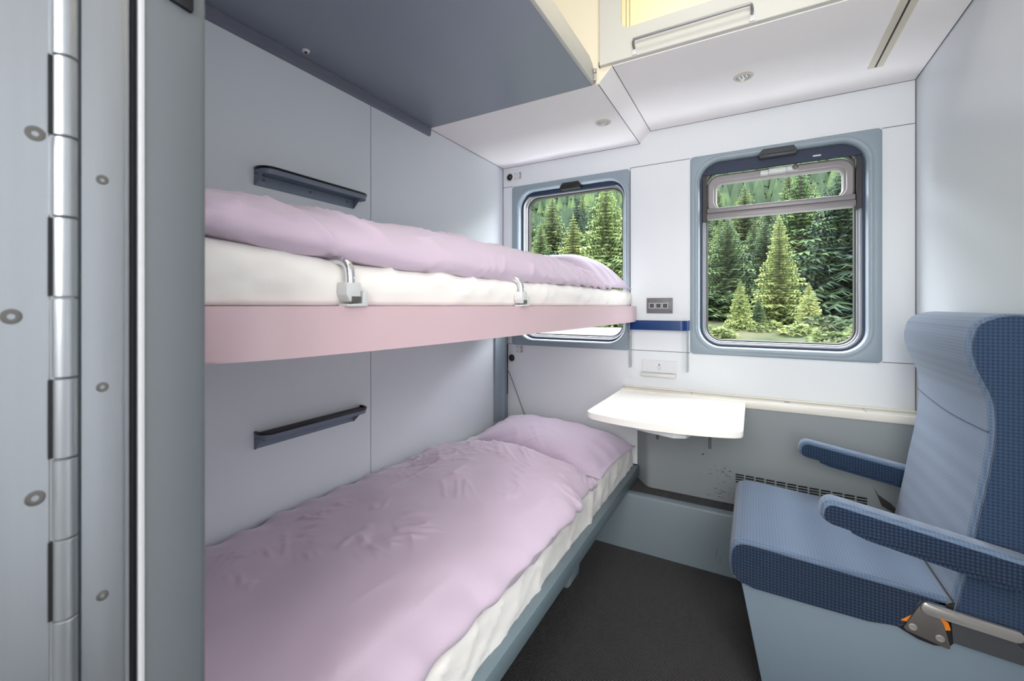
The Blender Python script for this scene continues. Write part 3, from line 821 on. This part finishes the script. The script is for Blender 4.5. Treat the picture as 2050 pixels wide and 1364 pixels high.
hc = thing('heater_casing', (0, 2.1, .26), 'grey metal heater casing below the window ledge with a black vent', 'heater')
bm = BM()
add_prism(bm, [(-.5115, 2.199), (-.452, 2.118), (-.440, 2.109), (-.424, 2.105), (XR-.002, 2.105), (XR-.002, 2.199)], .262, .689, 'z')
obj('casing', bm, HEAT, hc, smooth=True, angle=40)
bm = BM()
nc = 12; x0, x1 = -.070, .385
w = (x1-x0)/nc
for k in range(nc):
    for r in range(4):
        zz = .398-.0105*r-.0007*k
        add_box(bm, (x0+k*w+.003, 2.1038, zz-.006), (x0+(k+1)*w-.003, 2.106, zz), .0004, 1)
obj('vent_grille', bm, BLACK, hc)
bm = BM(); rs = random.Random(4)
for k in range(46):
    x = rs.gauss(-.115, .03); z = rs.uniform(.30, .42) if k % 3 else rs.uniform(.27, .33)
    if not -.20 < x < -.066: continue
    a = rs.gauss(-.12, .25); l = rs.uniform(.004, .018); t = rs.uniform(.0004, .0013)
    dx, dz = l*math.cos(a)/2, l*math.sin(a)/2
    p = [(x-dx, z-dz-t), (x+dx, z+dz-t*.3), (x+dx*.8, z+dz+t), (x-dx*.7, z-dz+t*.8)]
    bm.faces.new([bm.verts.new((q[0], 2.1047, q[1])) for q in p])
for p in ([(-.205, .4585), (-.196, .456), (-.193, .467)], [(.40, .44), (.425, .37), (.452, .385), (.415, .41)], [(.452, .385), (.425, .37), (.50, .33)]):
    bm.faces.new([bm.verts.new((q[0], 2.1046, q[1])) for q in p])
obj('scratches', bm, SCRATCH, hc, fix=True)['kind'] = 'stuff'

st = thing('floor_step', (0, 2.0, 0), 'grey metal step along the floor under the heater with a black carpet top', 'step')
bm = BM()
add_prism(bm, [(1.995, 0), (1.995, .250), (1.998, .257), (2.004, .2605), (2.030, .2605), (2.030, .2535), (2.199, .2535), (2.199, 0)], XL+.01, .545, 'x')
obj('riser', bm, GREY, st, smooth=True, angle=40)
obj('carpet_top', box((XL+.012, 2.0302, .2537), (.543, 2.198, .2590)), CARPET, st)
bm = BM(); rs = random.Random(9)
for cx, cz, l, a in ((-.15, .14, .03, -.4), (-.135, .085, .06, 1.4), (-.35, .17, .004, .3), (-.21, .18, .008, .2), (-.12, .06, .02, 1.2), (-.17, .19, .006, 1.)):
    dx, dz = l*math.cos(a)/2, l*math.sin(a)/2
    bm.faces.new([bm.verts.new((cx+x, 1.9945, cz+z)) for x, z in ((-dx, -dz), (dx*.2+.0008, dz*.2), (dx, dz), (-.0008, .0006))])
obj('scratches', bm, SCRATCH, st)['kind'] = 'stuff'

# ------------------------------------------------------------------ armchair seat
ch = thing('train_seat', (.25, 1.63, 0), 'blue upholstered train seat with two armrests against the right wall', 'seat')
YA, YZ = 1.385, 1.872
# box base
bm = BM()
add_prism(bm, [(.034, 0), (-.030, .335), (.535, .335), (.535, 0)], YA+.006, YZ-.006, 'y', .004)
obj('seat_base', bm, SEATBASE, ch, smooth=True)
# cushion: top cover and darker side panels
def rounded_slab(prof, ya, yz, r, seg=6, nrow=None):
    """closed (x,z) outline inflated between ya and yz with softened side edges"""
    bm = BM(); loops = []
    c = Vector((sum(p[0] for p in prof)/len(prof), sum(p[1] for p in prof)/len(prof)))
    n = len(prof); P = [Vector(p) for p in prof]
    nor = []
    area = sum(P[i][0]*P[(i+1) % n][1]-P[(i+1) % n][0]*P[i][1] for i in range(n))
    sg = 1 if area > 0 else -1
    for i in range(n):
        d = (P[(i+1) % n]-P[i-1]).normalized(); nor.append(Vector((d[1], -d[0]))*sg)
    st_ = [(ya+r*(1-math.cos(a)), -r*(1-math.sin(a))) for a in [PI/2*k/seg for k in range(seg+1)]]
    st_ = st_+[(ya+yz-y, o) for y, o in reversed(st_)]
    for y, o in st_:
        loops.append([(P[i][0]+nor[i][0]*o, y, P[i][1]+nor[i][1]*o) for i in range(n)])
    add_loops(bm, loops, True, True, True)
    return bm
ctop = catmull([(-.036, .344), (-.052, .352), (-.0585, .375), (-.0600, .405), (-.0575, .437), (-.046, .456), (-.02, .463), (.05, .461), (.15, .455), (.27, .448), (.385, .441), (.408, .436)], 44)
cush = [(p[0], p[1]) for p in ctop]+[(.408, .436-.02), (.395, .37), (.312, .345), (.25, .3425), (.10, .342)]
obj('seat_cushion', rounded_slab(cush, YA-.008, YZ+.004, .016), SEAT, ch, smooth=True, angle=50)
def side_panel(outline, y, th, bev=.003):
    bm = BM(); R = add_loops(bm, [[(x, y+th, z) for x, z in outline], [(x, y, z) for x, z in outline]], True, True, True)
    es = [e for e in bm.edges if all(abs(v.co.y-y) < 1e-6 for v in e.verts)]
    bmesh.ops.bevel(bm, geom=es, offset=bev, segments=3, profile=.5, affect='EDGES')
    return bm
csd = [(p[0]+.006 if p[0] < .0 else p[0], p[1]-.0075) for p in ctop[3:]]
csd = [(-.034, .346)]+csd[:-1]+[(.345, .425), (.322, .355), (.306, .345), (.25, .3385), (.10, .339), (.0, .340)]
obj('cushion_side', side_panel(csd, YA-.0125, .006), SEATD, ch, smooth=True, angle=40)
# backrest
bprof = catmull([(.530, 1.112), (.500, 1.1125), (.466, 1.105), (.445, 1.088), (.4345, 1.058), (.4325, 1.025), (.4395, .990), (.452, .955), (.463, .925), (.4685, .893), (.4695, .850), (.466, .800), (.457, .730), (.4445, .655), (.433, .580), (.4225, .515), (.410, .446), (.402, .400)], 80)
back = [(p[0], p[1]) for p in bprof]+[(.430, .375), (.500, .372), (.541, .40), (.544, .6), (.544, 1.0), (.542, 1.095)]
obj('backrest', rounded_slab(back, YA-.004, YZ+.004, .018), SEAT, ch, smooth=True, angle=60)
bsd = [(p[0]+.008, p[1]-(.004 if p[1] > 1.09 else 0)) for p in bprof[2:]]+[(.435, .405), (.500, .378), (.540, .40), (.541, .6), (.541, 1.0), (.538, 1.10)]
obj('backrest_side', side_panel(bsd, YA-.0085, .006), SEATD, ch, smooth=True, angle=40)
# stitched seam below the headrest, drooping in the middle
bm = BM()
pts = []
for k in range(30):
    t = k/29; y = YA+.004+(YZ-YA-.004)*t
    z = .842+.018*t - .012*math.sin(PI*t)
    i = min(range(len(bprof)), key=lambda j: abs(bprof[j][1]-z)); pts.append((bprof[i][0]-.0003, y, z))
add_tube(bm, pts, .0016, 6); obj('stitched_seam', bm, SEATD, ch, smooth=True)
# dark joint between cushion and back
bm = BM(); add_prism(bm, [(.392, .430), (.404, .4385), (.409, .4385), (.402, .40)], YA-.013, YZ-.02, 'y'); obj('joint_gap', bm, BLACK, ch)
# armrests
def armrest(y0, y1, dz):
    sl_ = -.0600/.355
    L_ = .385
    M_ = Matrix.Translation((.148, 0, .616+dz)) @ Matrix.Rotation(.165, 4, 'Y')
    # local: x from the front tip backwards, z thickness
    o = rrect(0, L_, -.033, .033, .026, 6)
    def wedge(p): return (p[0], p[1] if p[1] > 0 else p[1]*(.80+.2*min(1, abs(p[0]-.0)/.1)))
    prof = [wedge(p) for p in o]
    bm = rounded_slab(prof, y0, y1, .012)
    bmesh.ops.transform(bm, matrix=M_, verts=bm.verts)
    a = obj('armrest', bm, SEAT, ch, smooth=True, angle=50)
    o2 = [wedge(p) for p in rrect(.008, L_-.005, -.029, .0225, .02, 6)]
    bm = side_panel(o2, y0-.0022, .004, .0015); bmesh.ops.transform(bm, matrix=M_, verts=bm.verts)
    obj('armrest_side', bm, SEATD, a, smooth=True, angle=40)
    bm = BM(); add_prism(bm, [(.07, -.036), (.10, -.041), (L_-.02, -.044), (L_-.02, -.030), (.07, -.030)], y0+.012, y1-.006, 'y', .002); bmesh.ops.transform(bm, matrix=M_, verts=bm.verts)
    obj('armrest_underside', bm, SEATD, a)
armrest(1.318, 1.372, 0.)
armrest(1.900, 1.952, -.012)
# recline mechanism at the lower side
YM = YA-.016
bm = BM(); add_prism(bm, [(.300, .348), (.318, .340), (.345, .328), (.372, .324), (.400, .330), (.410, .345), (.402, .372), (.330, .380)], YM+.006, YM+.012, 'y', .001)
obj('mechanism_recess', bm, BLACK, ch)
for pl in ([(.312, .364), (.338, .366), (.346, .390), (.334, .386)], [(.368, .392), (.378, .400), (.398, .388), (.402, .372), (.384, .366)]):
    bm = BM(); add_prism(bm, pl, YM+.002, YM+.0065, 'y', .001); obj('spring_cover', bm, ORANGE, ch)
bm = BM(); add_prism(bm, [(.317, .353), (.350, .424), (.360, .427), (.388, .385), (.400, .333), (.396, .330), (.322, .346)], YM-.004, YM+.002, 'y', .0015)
obj('bracket_plate', bm, STEELD, ch, smooth=True)
for x, z in ((.333, .360), (.381, .3505)):
    bm = BM(); add_lathe(bm, [(.0085, 0), (.0082, -.0015), (.006, -.002), (.0055, -.0008), (.002, -.0006)], (x, YM-.004, z), 'y', 18)
    obj('screw', bm, STEEL, ch, smooth=True)
bm = BM(); rr = rrect(0, .168, -.0125, .0125, .011, 5); add_prism(bm, rr, YM-.012, YM-.004, 'y', .0015)
bmesh.ops.transform(bm, matrix=Matrix.Translation((.347, 0, .416)) @ Matrix.Rotation(.075, 4, 'Y'), verts=bm.verts)
obj('recline_lever', bm, STEEL, ch, smooth=True, angle=40)
bm = BM(); add_prism(bm, [(.402, .398), (.500, .392), (.541, .352), (.541, .336), (.405, .345)], YM+.002, YM+.010, 'y', .001); obj('lower_cover', bm, GREYD, ch)

# ------------------------------------------------------------------ outside
def ground_z(x, y):
    return -.35 + .40*sstep(5, 15, y) + .07*max(0, y-16)**1.25 + (.15*noise.noise(Vector((x*.15, y*.15, 0)))+.10*noise.noise(Vector((x*.9, y*1.3, 4))))*sstep(8, 18, y)
bm = BM(); rows = []
xs = lin(-75, 60, 120); ysg = lin(3.0, 24, 50)+lin(25, 70, 30)
for y in ysg: rows.append([bm.verts.new((x, y, ground_z(x, y))) for x in xs])
for a, b in zip(rows, rows[1:]):
    for i in range(len(xs)-1): bm.faces.new((a[i], a[i+1], b[i+1], b[i]))
struct('ground', bm, GRASS, smooth=True, angle=180)
bm = BM(); rows = []
xs2 = lin(-75, 60, 60)
for k in range(14):
    f = k/13; row = []
    for x in xs2:
        y = 9+f*(2.6+6.2*sstep(-1.2, -3.8, x)) + .4*noise.noise(Vector((x*.4, f*4, 3)))
        row.append(bm.verts.new((x, y, ground_z(x, y)+.03+.05*math.sin(f*PI))))
    rows.append(row)
for a, b in zip(rows, rows[1:]):
    for i in range(len(xs2)-1): bm.faces.new((a[i], a[i+1], b[i+1], b[i]))
o = struct('ground_gravel', bm, GRAVEL, smooth=True, angle=180)

# far hillside
bm = BM(); rows = []
hx = lin(-230, 150, 190); hy = lin(70, 240, 90)
def hill_z(x, y):
    base = ground_z(x, 70)+ (y-70)*.56 + 10*noise.noise(Vector((x*.012, y*.012, 5)))
    return base
for y in hy:
    r = []
    for x in hx:
        jx, jy = x+random.uniform(-.8, .8), y+random.uniform(-.7, .7)
        cone = random.random()
        r.append(bm.verts.new((jx, jy, hill_z(x, y)+6.5*cone**3+2*noise.noise(Vector((x*.08, y*.1, 2))))))
    rows.append(r)
for a, b in zip(rows, rows[1:]):
    for i in range(len(hx)-1): bm.faces.new((a[i], a[i+1], b[i+1], b[i]))
rs = random.Random(77)
y = 62.
while y < 185:
    st_ = 2.5+(y-62)*.012; x = -y*.78
    while x < y*.36:
        px, py = x+rs.uniform(-1, 1), y+rs.uniform(-1.2, 1.2); zb = hill_z(px, py) if py > 70 else ground_z(px, py)
        h_ = rs.uniform(5, 9.5); w_ = h_*rs.uniform(.24, .34); ph = rs.uniform(0, 6)
        for b0, t0, k0 in ((0, .55, 1.), (.28, .8, .74), (.55, 1., .48)):
            tip = bm.verts.new((px, py, zb+h_*t0)); ring = []
            for q in range(9):
                a = ph+q*2*PI/9; rr = w_*k0*(1 if q % 2 else .72)
                ring.append(bm.verts.new((px+rr*math.cos(a), py+rr*math.sin(a), zb+h_*b0-(.3 if q % 2 else 0))))
            for q in range(9): bm.faces.new((ring[q], ring[(q+1) % 9], tip))
        x += st_*rs.uniform(.75, 1.25)
    y += st_*1.1
hill = obj('forested_hill', bm, HILLM, smooth=False, fix=False)
hill['kind'] = 'stuff'; tag(hill, 'bluish forested hillside rising far behind the conifers', 'hillside')

def conifer_meshes(seed, h=8., r=1.7, whorls=30, per=13, droop=.35, width=.34):
    rs = random.Random(seed); bm = BM()
    for k in range(whorls):
        t = .05+.94*(k/(whorls-1)); z = h*t
        rad = r*(1-t)**.85*rs.uniform(.82, 1.12)+.06
        n = max(5, int(per*(1-.45*t)))
        a0 = rs.random()*6.28
        for j in range(n):
            a = a0+2*PI*j/n+rs.uniform(-.22, .22); L_ = rad*rs.uniform(.72, 1.12)
            d = Vector((math.cos(a), math.sin(a), 0)); s = Vector((-d.y, d.x, 0))
            zz = z+rs.uniform(-.1, .1)*h/whorls
            up = .20*(t-.3)
            segs = 7
            cen = []
            for q in range(segs+1):
                f = q/segs
                cen.append(Vector((0, 0, zz+L_*(up*f-droop*f*f+.14*f**4)))+d*L_*f)
            wmax = L_*width
            for q in range(segs):
                f0, f1 = q/segs, (q+1)/segs
                w0 = wmax*(.25+1.3*f0)*(1-f0**1.6)
                hang = Vector((0, 0, -.10*L_-.05))
                for sg in (1, -1):
                    tip = cen[q]+(cen[q+1]-cen[q])*.9+s*sg*w0*rs.uniform(.7, 1.25)+hang*rs.uniform(.2, 1.2)
                    v = [bm.verts.new(p) for p in (cen[q], cen[q+1], tip)]
                    bm.faces.new(v)
                v = [bm.verts.new(p) for p in (cen[q], cen[q+1], (cen[q]+cen[q+1])*.5+hang*rs.uniform(.6, 1.7)+s*rs.uniform(-.08, .08))]
                bm.faces.new(v)
    # leader
    v = [bm.verts.new(p) for p in ((-.05, 0, h*.96), (.05, 0, h*.96), (0, 0, h*1.04))]; bm.faces.new(v)
    tb = BM(); add_tube(tb, [(0, 0, -.6), (0, 0, h*.3), (0, 0, h*.7), (0, 0, h*.98)], [.13, .10, .05, .012], 8)
    return bm, tb
PROTO = []
def mesh_from(bm, name, m):
    me = bpy.data.meshes.new(name); bm.to_mesh(me); bm.free(); me.materials.append(m); return me
for k, (sd, r_, wh, dr_, lf) in enumerate(((1, 1.75, 32, .34, LEAF), (2, 2.1, 30, .42, LEAF), (3, 1.45, 34, .28, LEAFY), (5, 1.9, 28, .38, LEAFY))):
    cb, tbm = conifer_meshes(sd, 8., r_, int(wh*1.35), 17, dr_)
    PROTO.append((mesh_from(cb, 'crown', lf), mesh_from(tbm, 'trunk', BARK)))
for k in (2, 3):
    me = PROTO[k][0].copy(); me.materials.clear(); me.materials.append(LEAFP); PROTO.append((me, PROTO[k][1]))
def conifer(x, y, h, kind, rot, label, group=None, zoff=0., wide=1.35):
    t = thing('conifer', (x, y, ground_z(x, y)-.05+zoff), label, 'tree', group)
    for nm, me in zip(('crown', 'trunk'), PROTO[kind]):
        o = bpy.data.objects.new(nm, me); COL.objects.link(o); o.parent = t
    t.scale = (h/8*random.uniform(.95, 1.15)*wide,)*2+(h/8,); t.rotation_euler = (0, 0, rot)
    return t
# the trees that stand out
conifer(.90, 20.0, 4.3, 4, .4, 'pale yellow-green conifer standing in the middle of the large window', wide=1.5)
conifer(-.42, 18.2, 1.9, 5, 1.9, 'small pale conifer left of the foot of the pale tree in the large window', wide=1.25)
conifer(-1.0, 21.6, 4.5, 0, 1.2, 'mid green conifer at the left side of the large window', wide=1.7)
conifer(3.2, 22.0, 6.4, 1, 2.2, 'broad dark conifer filling the right half of the large window', wide=1.5)
conifer(2.0, 25.0, 7.0, 1, 3.2, 'dense dark conifer just right behind the pale tree in the large window', wide=1.4)
conifer(-8.0, 20.5, 5.2, 5, .9, 'pale conifer with a pointed top in the middle of the small window', wide=1.5)
conifer(-6.3, 20.5, 7.0, 1, 2.6, 'broad green conifer at the right side of the small window', wide=1.4)
conifer(-9.6, 18.9, 3.6, 5, 4.0, 'low yellowish conifer at the left side of the small window', wide=1.6)
spots = []
rs = random.Random(21)
for y, st_, hh in ((19.0, 2.3, 1.7), (23.0, 1.9, 4.6), (26.5, 2.0, 5.8), (30.5, 2.2, 6.6), (35, 2.5, 7.2), (41, 2.8, 8.2)):
    x = -y*.80; xe = y*.40
    while x < xe:
        k = rs.choice((0, 1, 0, 1, 2, 3)) if y > 20 else rs.choice((3, 3, 0))
        spots.append((x+rs.uniform(-.6, .6), y+rs.uniform(-1.1, 1.1), hh*rs.uniform(.7, 1.2), k, rs.uniform(0, 6.28)))
        x += st_*rs.uniform(.8, 1.25)
for s in spots:
    low = s[1] < 20.2 and s[2] < 2.6
    conifer(*s, 'low bushy conifer at the foot of the forest outside the windows' if low else 'green conifer in the forest on the slope outside the windows',
            'low conifers at the edge of the forest outside' if low else 'conifers in the forest outside')

def shrub_mesh(seed):
    rs = random.Random(seed); bm = BM()
    for k in range(420):
        a, e = rs.uniform(0, 2*PI), rs.uniform(-.1, 1.45)
        r = rs.uniform(.55, 1.0); c = Vector((r*math.cos(a)*math.cos(e), r*math.sin(a)*math.cos(e), .62*r*math.sin(e)+.08))
        d = Vector((math.cos(a+rs.uniform(-1, 1)), math.sin(a+rs.uniform(-1, 1)), rs.uniform(-.2, .5))).normalized()*rs.uniform(.10, .24)
        n = Vector((rs.uniform(-1, 1), rs.uniform(-1, 1), rs.uniform(-1, 1))).normalized()*rs.uniform(.04, .09)
        bm.faces.new([bm.verts.new(q) for q in (c-d*.5, c+n, c+d, c-n)])
    return mesh_from(bm, 'shrub', LEAFY)
SHR = [shrub_mesh(31), shrub_mesh(32)]
rs = random.Random(5)
for k in range(34):
    y = rs.uniform(15.2, 18.6); x = -15+k*.62+rs.uniform(-.3, .3)
    if x < -2.6: y = max(y, 18.6)
    o = bpy.data.objects.new('shrub', SHR[k % 2]); COL.objects.link(o)
    o.location = (x, y, ground_z(x, y)-.04); o.rotation_euler = (0, 0, rs.uniform(0, 6)); q = rs.uniform(.35, .8); o.scale = (q*1.2, q*1.2, q)
    tag(o, 'low green shrub in the grass at the edge of the forest outside', 'shrub', 'shrubs in the grass outside the windows')

# ------------------------------------------------------------------ light
w = bpy.data.worlds.new('sky'); scn.world = w; w.use_nodes = True
bg = w.node_tree.nodes['Background']; bg.inputs[0].default_value = (.91, .955, 1.0, 1); bg.inputs[1].default_value = 15.0
def area(name, loc, rot, sx, sy, power, col=(1, 1, 1), portal=False):
    l = bpy.data.lights.new(name, 'AREA'); l.shape = 'RECTANGLE'; l.size = sx; l.size_y = sy; l.energy = power; l.color = col
    o = bpy.data.objects.new(name, l); COL.objects.link(o); o.location = loc; o.rotation_euler = rot
    if portal: l.cycles.is_portal = True
    return o
area('window_portal', (.09, YF+.13, 1.37), (-PI/2, 0, 0), .66, .92, 1, portal=True)
area('small_window_portal', (-.885, YF+.13, 1.37), (-PI/2, 0, 0), .66, .92, 1, portal=True)
area('ceiling_lamp', (-.05, .62, ZT-.02), (0, 0, 0), .7, .5, 7, (1, .98, .95))
area('loft_lamp', (-.1, 1.60, 2.42), (PI/2, 0, 0), 1.0, .25, 5.5, (1, .92, .74))
area('loft_side_lamp', (-.9, 1.1, ZT-.02), (0, 0, 0), .5, .5, 1.7, (1, .88, .64))
area('corridor_fill', (.1, -1.38, 1.75), (math.radians(84), 0, 0), 1.6, 1.0, 60, (1, .985, .97))  # added fill light behind the camera, brightens the room head-on
area('door_side_fill', (.40, .235, 1.10), (PI/2, 0, math.radians(8)), .28, 1.3, 10, (1, .98, .96))  # added fill inside the front wall, out of view, lifts left wall and ceilings
sl_ = bpy.data.lights.new('sun', 'SUN'); sl_.energy = 3.0; sl_.angle = .15; sl_.color = (1, .93, .78)
so = bpy.data.objects.new('sun', sl_); COL.objects.link(so); so.rotation_euler = (math.radians(50), 0, math.radians(-28))

# ------------------------------------------------------------------ camera
cam = bpy.data.cameras.new('camera'); co = bpy.data.objects.new('camera', cam); COL.objects.link(co)
co.location = (0, 0, 1.13); co.rotation_euler = (PI/2, 0, math.radians(29.46))
cam.sensor_width = 36.; cam.lens = 855/2050*36; cam.shift_y = -(682-613)/2050
cam.clip_start = .02; cam.clip_end = 1000
cam.dof.use_dof = True; cam.dof.focus_distance = 1.6; cam.dof.aperture_fstop = 7.
scn.camera = co
scn.view_settings.view_transform = 'Standard'; scn.view_settings.look = 'None'
scn.view_settings.exposure = 0.; scn.view_settings.gamma = 1.
scn.cycles.max_bounces = 10; scn.cycles.diffuse_bounces = 6; scn.cycles.transparent_max_bounces = 12
scn.cycles.use_denoising = True
